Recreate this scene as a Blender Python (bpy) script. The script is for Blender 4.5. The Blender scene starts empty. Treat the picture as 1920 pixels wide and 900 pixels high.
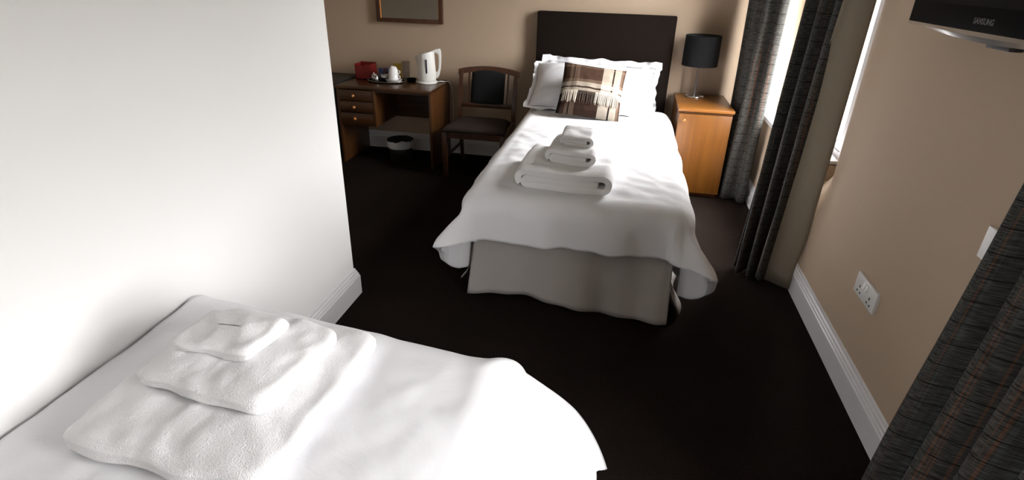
import bpy, bmesh, math, random
from mathutils import Vector, Matrix, noise
random.seed(4)
PI = math.pi
S = bpy.context.scene
COL = S.collection

# ---------------------------------------------------------------- camera
cam_d = bpy.data.cameras.new('camera'); cam = bpy.data.objects.new('camera', cam_d); COL.objects.link(cam)
S.camera = cam
H = 1.45
pitch, yaw, roll = (math.radians(a) for a in (25.8211, 10.5129, 1.6529))
fw = Vector((-math.sin(yaw)*math.cos(pitch), math.cos(yaw)*math.cos(pitch), -math.sin(pitch)))
rt = Vector((math.cos(yaw), math.sin(yaw), 0)); up = rt.cross(fw)
r2 = math.cos(roll)*rt + math.sin(roll)*up; u2 = -math.sin(roll)*rt + math.cos(roll)*up
cam.matrix_world = Matrix(((r2.x, u2.x, -fw.x, 0), (r2.y, u2.y, -fw.y, 0), (r2.z, u2.z, -fw.z, H), (0, 0, 0, 1)))
cam_d.sensor_fit = 'HORIZONTAL'; cam_d.sensor_width = 36; cam_d.lens = 1046.63/1920*36
cam_d.clip_start = .02

# ---------------------------------------------------------------- world: bright overcast sky
W = bpy.data.worlds.new('overcast_sky'); S.world = W; W.use_nodes = True
nt = W.node_tree; nt.nodes.clear()
wo = nt.nodes.new('ShaderNodeOutputWorld'); bg = nt.nodes.new('ShaderNodeBackground')
tc = nt.nodes.new('ShaderNodeTexCoord'); sp = nt.nodes.new('ShaderNodeSeparateXYZ'); rp = nt.nodes.new('ShaderNodeValToRGB')
mr = nt.nodes.new('ShaderNodeMapRange'); mr.inputs['From Min'].default_value = -1; mr.inputs['From Max'].default_value = 1
nt.links.new(tc.outputs['Generated'], sp.inputs[0]); nt.links.new(sp.outputs['Z'], mr.inputs['Value'])
nt.links.new(mr.outputs[0], rp.inputs[0]); nt.links.new(rp.outputs[0], bg.inputs[0]); nt.links.new(bg.outputs[0], wo.inputs[0])
el = rp.color_ramp.elements
el[0].position = .49; el[0].color = (.07, .068, .062, 1)
el[1].position = .51; el[1].color = (.335, .335, .34, 1)
e = el.new(1.0); e.color = (1.0, .99, .99, 1)
bg.inputs['Strength'].default_value = 92.0
vs = S.view_settings
vs.view_transform = 'Standard'; vs.look = 'None'; vs.exposure = 0.0; vs.gamma = 1.0; vs.use_curve_mapping = False

XR, XP, YB, YP, ZC = .972, -1.17, 4.55, 2.163, 2.40
YF, XA = -1.30, -3.05
W1 = (3.00, 4.25, .60, 2.32)     # far window: y0 y1 z0 z1
W2 = (-.01, .80, .60, 1.71)     # near window
def portal(name, y0, y1, z0, z1):
    l = bpy.data.lights.new(name, 'AREA'); l.shape = 'RECTANGLE'; l.size = z1-z0+.04; l.size_y = y1-y0+.1
    o = bpy.data.objects.new(name, l); COL.objects.link(o)
    o.location = (XR+.29, (y0+y1)/2, (z0+z1)/2); o.rotation_euler = (0, PI/2, 0)
    l.cycles.is_portal = True
portal('sky_portal', *W1); portal('sky_portal', *W2)

# ---------------------------------------------------------------- materials
def new_mat(name):
    m = bpy.data.materials.new(name); m.use_nodes = True
    n = m.node_tree.nodes; return m, n, m.node_tree.links, n['Principled BSDF']
def N(n, t, **kw):
    x = n.new('ShaderNode'+t)
    for k, v in kw.items():
        if k in x.inputs: x.inputs[k].default_value = v
        else: setattr(x, k, v)
    return x
def bump(n, l, b, h, strength, dist):
    bp = N(n, 'Bump', Strength=strength, Distance=dist); l.new(h, bp.inputs['Height']); l.new(bp.outputs[0], b.inputs['Normal'])
def plain(name, col, rough=.5, metal=0, bump_s=0, scale=200, var=0, coat=0, spec=.5, sheen=0):
    m, n, l, b = new_mat(name)
    b.inputs['Base Color'].default_value = (*col, 1); b.inputs['Roughness'].default_value = rough
    b.inputs['Metallic'].default_value = metal; b.inputs['Specular IOR Level'].default_value = spec
    if coat: b.inputs['Coat Weight'].default_value = coat
    if sheen: b.inputs['Sheen Weight'].default_value = sheen
    if bump_s or var:
        t = N(n, 'TexCoord'); nz = N(n, 'TexNoise', Scale=scale, Detail=4.0); l.new(t.outputs['Object'], nz.inputs['Vector'])
        if bump_s: bump(n, l, b, nz.outputs['Fac'], bump_s, .004)
        if var:
            nz2 = N(n, 'TexNoise', Scale=scale*.1, Detail=5.0); l.new(t.outputs['Object'], nz2.inputs['Vector'])
            r = N(n, 'ValToRGB'); r.color_ramp.elements[0].color = (*[c*(1-var) for c in col], 1); r.color_ramp.elements[1].color = (*[min(1, c*(1+var)) for c in col], 1)
            l.new(nz2.outputs['Fac'], r.inputs[0]); l.new(r.outputs[0], b.inputs['Base Color'])
    return m
def wood(name, dark, light, rough=.35, scale=1.0, axis='Z'):
    m, n, l, b = new_mat(name)
    t = N(n, 'TexCoord'); mp = N(n, 'Mapping')
    mp.inputs['Scale'].default_value = {'Z': (18*scale, 18*scale, 1.4*scale), 'X': (1.4*scale, 18*scale, 18*scale), 'Y': (18*scale, 1.4*scale, 18*scale)}[axis]
    nz = N(n, 'TexNoise', Scale=1.0, Detail=6.0, Roughness=.6, Distortion=.6)
    l.new(t.outputs['Object'], mp.inputs[0]); l.new(mp.outputs[0], nz.inputs['Vector'])
    r = N(n, 'ValToRGB'); r.color_ramp.elements[0].position = .3; r.color_ramp.elements[1].position = .72
    r.color_ramp.elements[0].color = (*dark, 1); r.color_ramp.elements[1].color = (*light, 1)
    l.new(nz.outputs['Fac'], r.inputs[0]); l.new(r.outputs[0], b.inputs['Base Color'])
    b.inputs['Roughness'].default_value = rough
    bump(n, l, b, nz.outputs['Fac'], .08, .002)
    return m
M = {}
M['partition'] = plain('off_white_wall_paint', (.82, .815, .80), .75, bump_s=.05, scale=90, spec=.25)
M['wall'] = plain('cream_wall_paint', (.45, .345, .25), .75, bump_s=.05, scale=90, spec=.25)
M['ceiling'] = plain('white_ceiling_paint', (.42, .40, .36), .9, spec=.1)
M['gloss'] = plain('white_gloss_paint', (.74, .73, .74), .3)
M['linen'] = plain('white_cotton', (.80, .80, .82), .85, bump_s=.06, scale=350, spec=.15)
M['pillow'] = plain('white_pillow_cotton', (.78, .78, .81), .85, bump_s=.05, scale=300, spec=.15)
def creased(name, col):
    m, n, l, b = new_mat(name)
    b.inputs['Base Color'].default_value = (*col, 1); b.inputs['Roughness'].default_value = .85; b.inputs['Specular IOR Level'].default_value = .12
    t = N(n, 'TexCoord'); a = N(n, 'TexNoise', Scale=5.0, Detail=5.0, Roughness=.5, Distortion=.5); c = N(n, 'TexNoise', Scale=350.0, Detail=2.0)
    l.new(t.outputs['Object'], a.inputs['Vector']); l.new(t.outputs['Object'], c.inputs['Vector'])
    mu = N(n, 'Math', operation='MULTIPLY_ADD'); mu.inputs[1].default_value = .03; l.new(c.outputs['Fac'], mu.inputs[0]); l.new(a.outputs['Fac'], mu.inputs[2])
    bump(n, l, b, mu.outputs[0], .22, .03)
    return m
M['linen'] = creased('white_cotton', (.77, .77, .79))
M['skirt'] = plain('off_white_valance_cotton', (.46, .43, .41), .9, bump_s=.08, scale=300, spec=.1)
M['honey'] = wood('honey_wood', (.085, .028, .003), (.16, .060, .0075), .35)
M['honey_h'] = wood('honey_wood_edge', (.14, .048, .007), (.25, .098, .015), .35, axis='X')
M['teak'] = wood('teak_veneer_shaded', (.030, .011, .0035), (.075, .030, .0085), .25, axis='X')  # same wood as the side panels, darkened for the shade on the desk
M['teak_v'] = wood('teak_veneer_upright_lit', (.045, .016, .0045), (.11, .043, .011), .35)  # light on the desk's side panels is put into this paler copy
M['knob'] = plain('turned_wood_knob', (.62, .26, .07), .3)
M['dark_wood'] = wood('brown_chair_wood', (.040, .013, .005), (.090, .032, .011), .3)
M['headboard'] = plain('brown_woven_headboard', (.011, .0072, .0052), .9, bump_s=.5, scale=420, var=.18, spec=.1)
M['shade'] = plain('black_lampshade_fabric', (.006, .006, .0065), .85, bump_s=.1, scale=400, spec=.15)
M['shade_in'] = plain('dark_shade_lining', (.02, .02, .02), .8)
M['chrome'] = plain('brushed_chrome', (.75, .75, .76), .22, 1)
M['steel'] = plain('steel', (.62, .62, .62), .3, 1)
M['black_gloss'] = plain('black_gloss_plastic', (.002, .002, .0022), .4, spec=.02)
M['black_screen'] = plain('black_matt_screen', (.006, .006, .006), .5, spec=.05)
M['black'] = plain('black_plastic', (.008, .008, .009), .5)
M['silver_trim'] = plain('clear_silver_trim', (.45, .45, .46), .15, .85)
M['logo'] = plain('grey_print', (.10, .10, .10), .5)
M['white_plastic'] = plain('white_plastic', (.78, .77, .75), .3)
M['switch'] = plain('glossy_switch_plastic', (.85, .85, .84), .12)
M['hole'] = plain('black_pin_hole', (.004, .004, .004), .8)
M['kettle'] = plain('white_kettle_plastic', (.80, .79, .75), .28)
M['gauge'] = plain('dark_blue_gauge', (.015, .02, .04), .1)
M['china'] = plain('white_china', (.82, .81, .79), .12)
M['red'] = plain('red_card', (.15, .007, .005), .45, var=.1, scale=60)
M['blue'] = plain('blue_sachet_foil', (.02, .05, .16), .35)
M['plum'] = plain('plum_sachet_foil', (.07, .02, .035), .35)
M['yellow'] = plain('yellow_sachet_foil', (.50, .33, .03), .4)
M['seat'] = plain('brown_seat_fabric', (.042, .031, .027), .95, bump_s=.4, scale=400, var=.1, spec=.1)
M['back_pad'] = plain('charcoal_back_fabric', (.016, .017, .018), .95, bump_s=.3, scale=400, spec=.1)
M['lining'] = plain('cream_curtain_lining', (.27, .23, .175), .95, bump_s=.05, scale=200, spec=.1)
M['bin'] = plain('dark_wastebasket', (.02, .02, .02), .5)
M['bag'] = plain('thin_white_bag', (.55, .56, .57), .35, bump_s=.3, scale=30)
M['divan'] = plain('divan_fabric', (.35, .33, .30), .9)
M['mirror'] = plain('mirror_glass', (.30, .265, .22), .02, 1)

def carpet():
    m, n, l, b = new_mat('dark_brown_carpet')
    t = N(n, 'TexCoord'); a = N(n, 'TexNoise', Scale=260.0, Detail=3.0); c = N(n, 'TexNoise', Scale=3.0, Detail=4.0)
    l.new(t.outputs['Object'], a.inputs['Vector']); l.new(t.outputs['Object'], c.inputs['Vector'])
    r = N(n, 'ValToRGB'); r.color_ramp.elements[0].position = .35; r.color_ramp.elements[1].position = .7
    r.color_ramp.elements[0].color = (.009, .0066, .0055, 1); r.color_ramp.elements[1].color = (.030, .021, .0165, 1)
    l.new(a.outputs['Fac'], r.inputs[0])
    mx = N(n, 'Mix', data_type='RGBA', blend_type='MULTIPLY'); mx.inputs[0].default_value = .5
    l.new(r.outputs[0], mx.inputs[6]); l.new(c.outputs['Fac'], mx.inputs[7]); l.new(mx.outputs[2], b.inputs['Base Color'])
    b.inputs['Roughness'].default_value = 1; b.inputs['Specular IOR Level'].default_value = .02
    bump(n, l, b, a.outputs['Fac'], .6, .006)
    return m
M['carpet'] = carpet()
def towel():
    m, n, l, b = new_mat('white_terry')
    b.inputs['Base Color'].default_value = (.84, .835, .84, 1); b.inputs['Roughness'].default_value = .95
    b.inputs['Specular IOR Level'].default_value = .05; b.inputs['Sheen Weight'].default_value = .15
    t = N(n, 'TexCoord'); a = N(n, 'TexNoise', Scale=330.0, Detail=3.0); c = N(n, 'TexNoise', Scale=45.0, Detail=3.0)
    l.new(t.outputs['Object'], a.inputs['Vector']); l.new(t.outputs['Object'], c.inputs['Vector'])
    ad = N(n, 'Math', operation='ADD'); l.new(a.outputs['Fac'], ad.inputs[0]); l.new(c.outputs['Fac'], ad.inputs[1])
    bump(n, l, b, ad.outputs[0], .55, .004)
    return m
M['towel'] = towel()
def curtain_mat():
    m, n, l, b = new_mat('charcoal_striped_curtain')
    uv = N(n, 'UVMap'); sep = N(n, 'SeparateXYZ'); l.new(uv.outputs[0], sep.inputs[0])
    mp = N(n, 'Mapping'); mp.inputs['Scale'].default_value = (26, 330, 1); l.new(uv.outputs[0], mp.inputs[0])
    rib = N(n, 'TexNoise', Scale=1.0, Detail=3.0); l.new(mp.outputs[0], rib.inputs['Vector'])
    mp2 = N(n, 'Mapping'); mp2.inputs['Scale'].default_value = (75, .8, 1); l.new(uv.outputs[0], mp2.inputs[0])
    st = N(n, 'TexNoise', Scale=1.0, Detail=1.0); l.new(mp2.outputs[0], st.inputs['Vector'])
    base = N(n, 'ValToRGB'); base.color_ramp.elements[0].position = .38; base.color_ramp.elements[1].position = .66
    base.color_ramp.elements[0].color = (.013, .0125, .011, 1); base.color_ramp.elements[1].color = (.085, .081, .073, 1)
    l.new(rib.outputs['Fac'], base.inputs[0])
    cs = N(n, 'ValToRGB'); cr = cs.color_ramp; cr.elements[0].position = 0; cr.elements[0].color = (.10, .125, .14, 1)
    cr.elements[1].position = 1; cr.elements[1].color = (.30, .07, .03, 1)
    for p, c in ((.36, (.09, .11, .12, 1)), (.42, (.05, .05, .045, 1)), (.60, (.05, .05, .045, 1)), (.66, (.26, .085, .035, 1))):
        x = cr.elements.new(p); x.color = c
    l.new(st.outputs['Fac'], cs.inputs[0])
    mx = N(n, 'Mix', data_type='RGBA', blend_type='MIX'); mx.inputs[0].default_value = .22
    l.new(base.outputs[0], mx.inputs[6]); l.new(cs.outputs[0], mx.inputs[7])
    # sparse dark horizontal slub lines
    ml = N(n, 'Math', operation='MULTIPLY'); ml.inputs[1].default_value = 17.0; l.new(sep.outputs['Y'], ml.inputs[0])
    fr = N(n, 'Math', operation='FRACT'); l.new(ml.outputs[0], fr.inputs[0])
    ls = N(n, 'Math', operation='GREATER_THAN'); ls.inputs[1].default_value = .07; l.new(fr.outputs[0], ls.inputs[0])
    mm = N(n, 'MapRange'); mm.inputs['To Min'].default_value = .4; l.new(ls.outputs[0], mm.inputs['Value'])
    m2 = N(n, 'Mix', data_type='RGBA', blend_type='MULTIPLY'); m2.inputs[0].default_value = 1
    l.new(mx.outputs[2], m2.inputs[6]); l.new(mm.outputs[0], m2.inputs[7])
    l.new(m2.outputs[2], b.inputs['Base Color'])
    b.inputs['Roughness'].default_value = .9; b.inputs['Specular IOR Level'].default_value = .1
    bump(n, l, b, rib.outputs['Fac'], .35, .003)
    return m
M['curtain'] = curtain_mat()
def plaid():
    m, n, l, b = new_mat('brown_cream_plaid')
    uv = N(n, 'UVMap'); sep = N(n, 'SeparateXYZ'); l.new(uv.outputs[0], sep.inputs[0])
    D, B, T, C = (.010, .006, .005), (.055, .030, .020), (.17, .115, .08), (.56, .49, .40)
    def ramp(stops):
        r = N(n, 'ValToRGB'); c = r.color_ramp; c.interpolation = 'CONSTANT'
        c.elements[0].position = 0; c.elements[0].color = (*stops[0][1], 1)
        c.elements.remove(c.elements[1])
        for p, k in stops[1:]:
            x = c.elements.new(p); x.color = (*k, 1)
        return r
    ru = ramp([(0, D), (.05, B), (.12, T), (.17, D), (.19, T), (.27, B), (.64, C), (.72, C), (.80, D), (.825, C), (.93, T), (.97, B)])
    rv = ramp([(0, D), (.18, B), (.30, D), (.36, C), (.47, D), (.50, C), (.58, T), (.64, B), (.90, T), (.93, B)])
    l.new(sep.outputs['X'], ru.inputs[0]); l.new(sep.outputs['Y'], rv.inputs[0])
    mx = N(n, 'Mix', data_type='RGBA', blend_type='MIX'); mx.inputs[0].default_value = .5
    l.new(ru.outputs[0], mx.inputs[6]); l.new(rv.outputs[0], mx.inputs[7])
    nz = N(n, 'TexNoise', Scale=140.0, Detail=2.0); l.new(uv.outputs[0], nz.inputs['Vector'])
    mr = N(n, 'MapRange'); mr.inputs['To Min'].default_value = .55; mr.inputs['To Max'].default_value = 1.35; l.new(nz.outputs['Fac'], mr.inputs['Value'])
    m2 = N(n, 'Mix', data_type='RGBA', blend_type='MULTIPLY'); m2.inputs[0].default_value = 1
    l.new(mx.outputs[2], m2.inputs[6]); l.new(mr.outputs[0], m2.inputs[7]); l.new(m2.outputs[2], b.inputs['Base Color'])
    b.inputs['Roughness'].default_value = .95; b.inputs['Specular IOR Level'].default_value = .1
    bump(n, l, b, nz.outputs['Fac'], .5, .003)
    return m
M['plaid'] = plaid()
M['fringe_light'] = plain('cream_wool', (.55, .48, .39), .95)
M['fringe_dark'] = plain('dark_brown_wool', (.04, .024, .016), .95)
def glass(name, clear):
    m = bpy.data.materials.new(name); m.use_nodes = True
    n = m.node_tree.nodes; l = m.node_tree.links; n.clear()
    o = n.new('ShaderNodeOutputMaterial'); t = n.new('ShaderNodeBsdfTransparent'); g = n.new('ShaderNodeBsdfGlossy'); mx = n.new('ShaderNodeMixShader')
    t.inputs[0].default_value = (clear, clear, clear, 1); g.inputs['Roughness'].default_value = .02
    mx.inputs[0].default_value = .05; l.new(t.outputs[0], mx.inputs[1]); l.new(g.outputs[0], mx.inputs[2]); l.new(mx.outputs[0], o.inputs[0])
    return m
M['glass'] = glass('window_glass', .97)
M['tumbler'] = glass('clear_tumbler_glass', .86)

# ---------------------------------------------------------------- helpers
ORG = {}
def link(name, me, mat, parent=None, smooth=True):
    o = bpy.data.objects.new(name, me); COL.objects.link(o)
    if mat:
        for k in (mat if isinstance(mat, (list, tuple)) else [mat]): me.materials.append(M[k])
    if smooth:
        for p in me.polygons: p.use_smooth = True
    if parent:
        o.parent = parent; root = parent
        while root.parent: root = root.parent
        me.transform(Matrix.Translation(-root.location))
        ORG[o.name] = root
    return o
def tag(o, label, cat, group=None):
    o['label'] = label; o['category'] = cat
    if group: o['group'] = group
    return o
def thing(name, label, cat, loc, group=None):
    o = bpy.data.objects.new(name, None); COL.objects.link(o); o.location = loc; o.empty_display_size = .1
    return tag(o, label, cat, group)
def solo(name, bm, mat, label, cat, group=None, smooth=True, base=None):
    o = obj(name, bm, mat, None, smooth)
    # origin at the thing's base
    vs_ = [v.co for v in o.data.vertices]
    c = base or (sum(v.x for v in vs_)/len(vs_), sum(v.y for v in vs_)/len(vs_), min(v.z for v in vs_))
    o.data.transform(Matrix.Translation(-Vector(c))); o.location = c
    return tag(o, label, cat, group)
def obj(name, bm, mat, parent=None, smooth=True):
    bmesh.ops.recalc_face_normals(bm, faces=bm.faces)
    me = bpy.data.meshes.new(name); bm.to_mesh(me); bm.free()
    return link(name, me, mat, parent, smooth)
def struct(name, bm, mat, smooth=False):
    o = obj(name, bm, mat, None, smooth); o['kind'] = 'structure'; return o
def autosmooth(o, ang=40):
    for p in o.data.polygons: p.use_smooth = True
    me = o.data; bm = bmesh.new(); bm.from_mesh(me)
    for e_ in bm.edges:
        e_.smooth = not (len(e_.link_faces) == 2 and e_.calc_face_angle(0) > math.radians(ang))
    bm.to_mesh(me); bm.free(); return o
def box(bm, x0, x1, y0, y1, z0, z1, bev=0, seg=2):
    m = Matrix.Translation(((x0+x1)/2, (y0+y1)/2, (z0+z1)/2)) @ Matrix.Diagonal((x1-x0, y1-y0, z1-z0, 1))
    g = bmesh.ops.create_cube(bm, size=1, matrix=m)
    if bev:
        es = {e_ for v in g['verts'] for e_ in v.link_edges}
        bmesh.ops.bevel(bm, geom=list(es), offset=bev, segments=seg, profile=.6, affect='EDGES')
    return bm
def bx(*a, **k): return box(bmesh.new(), *a, **k)
def part(name, bm, mat, parent, ang=35):
    return autosmooth(obj(name, bm, mat, parent), ang)
def lathe(bm, cx, cy, prof, seg=32, cap=True):
    rings = []
    for r, z in prof:
        rings.append([bm.verts.new((cx+r*math.cos(2*PI*i/seg), cy+r*math.sin(2*PI*i/seg), z)) for i in range(seg)])
    for a, b in zip(rings, rings[1:]):
        for i in range(seg): bm.faces.new((a[i], a[(i+1) % seg], b[(i+1) % seg], b[i]))
    if cap: bm.faces.new(rings[0][::-1]); bm.faces.new(rings[-1])
    return bm
def tube(bm, pts, rad, seg=8, cap=True):
    pts = [Vector(p) for p in pts]; rings = []
    rad = rad if isinstance(rad, (list, tuple)) else [rad]*len(pts)
    pn = None
    for i, p in enumerate(pts):
        d = (pts[min(i+1, len(pts)-1)]-pts[max(i-1, 0)]).normalized()
        if pn is None:
            pn = d.orthogonal().normalized()
        pn = (pn - d*pn.dot(d)).normalized(); q = d.cross(pn)
        rings.append([bm.verts.new(p+rad[i]*(math.cos(2*PI*k/seg)*pn+math.sin(2*PI*k/seg)*q)) for k in range(seg)])
    for a, b in zip(rings, rings[1:]):
        for i in range(seg): bm.faces.new((a[i], a[(i+1) % seg], b[(i+1) % seg], b[i]))
    if cap: bm.faces.new(rings[0][::-1]); bm.faces.new(rings[-1])
    return bm
def prism(bm, poly, z0, z1):
    a = [bm.verts.new((x, y, z0)) for x, y in poly]; b = [bm.verts.new((x, y, z1)) for x, y in poly]
    k = len(poly); bm.faces.new(a[::-1]); bm.faces.new(b)
    for i in range(k): bm.faces.new((a[i], a[(i+1) % k], b[(i+1) % k], b[i]))
    return bm
def sweep(bm, path, prof, side=1):
    """profile (offset into room, z) along a mitred plan path; offset to the left of travel times side"""
    k = len(path); rings = []
    for i in range(k):
        p = Vector(path[i]); d0 = (Vector(path[i])-Vector(path[i-1])).normalized() if i else None
        d1 = (Vector(path[i+1])-Vector(path[i])).normalized() if i < k-1 else None
        d0 = d0 or d1; d1 = d1 or d0
        n0 = Vector((-d0.y, d0.x))*side; n1 = Vector((-d1.y, d1.x))*side
        nn = (n0+n1).normalized(); nn /= max(.2, nn.dot(n0))
        rings.append([bm.verts.new((p.x+nn.x*o, p.y+nn.y*o, z)) for o, z in prof])
    for a, b in zip(rings, rings[1:]):
        for i in range(len(prof)): bm.faces.new((a[i], a[(i+1) % len(prof)], b[(i+1) % len(prof)], b[i]))
    bm.faces.new(rings[0][::-1]); bm.faces.new(rings[-1])
    return bm
def grid_mesh(name, fn, nu, nv, mat, parent=None, uv=None, closed_u=False):
    vs_ = [tuple(fn(i/nu, j/nv)) for j in range(nv+1) for i in range(nu+1)]
    fs = [(j*(nu+1)+i, j*(nu+1)+i+1, (j+1)*(nu+1)+i+1, (j+1)*(nu+1)+i) for j in range(nv) for i in range(nu)]
    me = bpy.data.meshes.new(name); me.from_pydata(vs_, [], fs)
    if uv:
        ul = me.uv_layers.new(name='UVMap')
        for p in me.polygons:
            for li, vi in zip(p.loop_indices, p.vertices):
                ul.data[li].uv = uv((vi % (nu+1))/nu, (vi//(nu+1))/nv)
    me.update(); return link(name, me, mat, parent)
def rebase(o, c):
    o.data.transform(Matrix.Translation(-Vector(c))); o.location = c
def sm(a, b, x):
    t = max(0, min(1, (x-a)/(b-a))); return t*t*(3-2*t)
def nz(x, y, z=0): return noise.noise(Vector((x, y, z)))

# ---------------------------------------------------------------- the setting
struct('floor', bx(XA-.1, XR+.30, YF-.1, YB+.1, -.1, 0), 'carpet')
struct('ceiling', bx(XA-.1, XR+.30, YF-.1, YB+.1, ZC, ZC+.1), 'ceiling')
struct('wall_back', bx(XA-.1, XR+.30, YB, YB+.12, 0, ZC), 'wall')
struct('wall_front', bx(XP-.02, XR+.30, YF-.12, YF, 0, ZC), 'wall')
struct('wall_alcove', bx(XA-.12, XA, YP-.1, YB+.1, 0, ZC), 'wall')
# the partition block that hides the alcove: its room face and its end face
struct('wall_left', prism(bmesh.new(), [(XP, YF), (XP, YP), (XA, YP), (XA, YP-.14), (XP-.14, YP-.14), (XP-.14, YF)], 0, ZC), 'partition')
# window wall, with rounded plaster reveals at the near edge of each window
T_ = .30
def splay(y, depth=.17, run=.50, n=14):
    """plan points of the curved plaster splay that leads from the flat wall into the opening at y"""
    return [(XR+depth*(i/n)**1.8, y-run*(1-i/n)) for i in range(n+1)]
bm = bmesh.new()
def wbox(y0, y1, z0, z1): prism(bm, [(XR, y0), (XR+T_, y0), (XR+T_, y1), (XR, y1)], z0, z1)
wbox(YF-.1, YB+.1, 0, .38); wbox(YF-.1, W1[0]-.50, .38, .60); wbox(W1[0], YB+.1, .38, .60)
sp0, sp1 = [(XR, y) for x, y in splay(W1[0])], splay(W1[0])
lo = []
for i in range(7):
    t = i/6; k = t*t*(3-2*t)
    lo.append([bm.verts.new((a[0]+(b[0]-a[0])*k, a[1], .38+.22*t)) for a, b in zip(sp0, sp1)])
for a, b in zip(lo, lo[1:]):
    for i in range(len(a)-1): bm.faces.new((a[i], a[i+1], b[i+1], b[i]))
wbox(W1[1], YB+.1, .60, W1[3]); wbox(W1[1]-3, YB+.1, W1[3], ZC)
prism(bm, [(XR, W2[1])] + splay(W1[0]) + [(XR+T_, W1[0]), (XR+T_, W2[1])], .60, W1[3])
wbox(YF-.1, W2[0], .60, W2[3]); wbox(YF-.1, W2[1], W2[3], W1[3]); wbox(YF-.1, W1[1]-3, W1[3], ZC)
wr = struct('wall_right', bm, 'wall'); autosmooth(wr, 25)
BB = [(0, 0), (.021, 0), (.021, .098), (.017, .103), (.017, .111), (.0125, .116), (.0125, .124), (.007, .131), (.007, .139), (0, .143)]
struct('baseboard_right', sweep(bmesh.new(), [(XR, YF), (XR, YB)], BB, 1), 'gloss')
struct('baseboard_left', sweep(bmesh.new(), [(XP, YF), (XP, YP), (XA, YP)], BB, -1), 'gloss')
struct('baseboard_back', sweep(bmesh.new(), [(XR, YB), (XA, YB)], BB, 1), 'gloss')
struct('trim_1', bx(.90, .945, 2.45, 4.53, 2.30, 2.335, bev=.004), 'gloss')     # curtain tracks
struct('trim_2', bx(.80, .845, -.5, 1.30, 2.20, 2.235, bev=.004), 'gloss')

def window(name, y0, y1, z0, z1):
    x0, x1 = XR+.155, XR+.235
    bm = bmesh.new(); f = .05
    for a in ((y0, y0+f, z0, z1), (y1-f, y1, z0, z1), (y0+f, y1-f, z1-f, z1), (y0+f, y1-f, z0, z0+f)): box(bm, x0, x1, *a)
    w = struct(name, bm, 'gloss')
    zm = (z0+z1)/2
    for k, (a, b, xo) in enumerate(((z0+f, zm+.02, x0+.005), (zm-.02, z1-f, x0+.037))):
        bm = bmesh.new(); g = .042; ya, yb = y0+f, y1-f; xe = xo+.03; ym = (ya+yb)/2
        for q in ((ya, ya+g, a, b), (yb-g, yb, a, b), (ya+g, yb-g, a, a+g), (ya+g, yb-g, b-g, b), (ym-.011, ym+.011, a+g, b-g)): box(bm, xo, xe, *q)
        s = obj('sash', bm, 'gloss', w, False)
        for (pa, pb) in ((ya+g, ym-.011), (ym+.011, yb-g)):
            obj('pane', bx(xo+.013, xo+.017, pa-.004, pb+.004, a+g-.004, b-g+.004), 'glass', s, False)
    obj('window_sill', bx(XR-.02, x0+.01, y0, y1+.03, z0-.012, z0+.018, bev=.006), 'gloss', w, False)
    return w
window('window_1', *W1); window('window_2', *W2)

# ---------------------------------------------------------------- curtains
def pathpt(P, t):
    seg = [math.dist(a, b) for a, b in zip(P, P[1:])]; L = sum(seg); d = t*L
    for (a, b), s in zip(zip(P, P[1:]), seg):
        if d <= s+1e-9 or b == P[-1]:
            k = d/s; n = Vector((-(b[1]-a[1]), b[0]-a[0])).normalized()
            return Vector((a[0]+(b[0]-a[0])*k, a[1]+(b[1]-a[1])*k)), n
        d -= s
def curtain(label, top, bot, pleats, a_top, a_bot, width, z0=.015, z1=2.20, phase=0., seed=0, group='striped curtains at the windows'):
    c = bot[0]
    root = thing('curtain', label, 'curtain', (sum(p[0] for p in bot)/len(bot), sum(p[1] for p in bot)/len(bot), 0), group)
    nu, nv = pleats*16, 40
    def fn(u, v):
        z = z0+(z1-z0)*v
        p0, n0 = pathpt(bot, u); p1, n1 = pathpt(top, u)
        p = p0.lerp(p1, v); n = n0.lerp(n1, v).normalized(); am = a_bot+(a_top-a_bot)*v
        ph = 2*PI*pleats*u+phase+.5*nz(u*4+seed, v*1.3, seed)
        w = math.sin(ph); w = math.copysign(abs(w)**.8, w)
        p = p + n*am*w*(1+.3*nz(u*7, v*1.5, seed+3)) + n*.012*nz(u*12, v*3, seed+9)
        return (p.x, p.y, z + .006*nz(u*9, 0, seed)*(1-v))
    o = grid_mesh('curtain_panel', fn, nu, nv, 'curtain', root, uv=lambda u, v: (u*width, v*(z1-z0)))
    s = o.modifiers.new('thick', 'SOLIDIFY'); s.thickness = .006; s.offset = 0
    return root
curtain('charcoal striped curtain hanging between the bedside cabinet and the far window',
        [(.80, 4.46), (.80, 4.08), (.925, 3.83)], [(.83, 4.40), (.80, 3.99), (.925, 3.90)], 5, .022, .028, 1.2, seed=1)
far = curtain('charcoal striped curtain with cream lining, between the far window and the wall with sockets',
        [(.925, 3.40), (.905, 2.70)], [(.69, 2.87), (.845, 2.78)], 3, .030, .045, 1.0, phase=.6, seed=5)
def lin(u, v):
    z = .012+2.19*v; xa = .80+.095*v
    xb = .947+.019*sm(.12, .30, z)
    return (xa+(xb-xa)*u, 2.66+.02*v*(1-u)+.14*(1-v)*(1-u)+.05*(1-v)*u+.010*math.sin(u*5+v*2), z)
o = grid_mesh('lining', lin, 10, 30, 'lining', far)
o['label'] = 'cream lining turned towards the room'
s = o.modifiers.new('thick', 'SOLIDIFY'); s.thickness = .004
curtain('charcoal curtain with rust and blue-grey stripes, bunched beside the single wall outlet',
        [(.84, 1.12), (.84, .78)], [(.805, 1.32), (.805, .80)], 4, .050, .052, 1.3, phase=2.2, seed=9)

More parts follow.
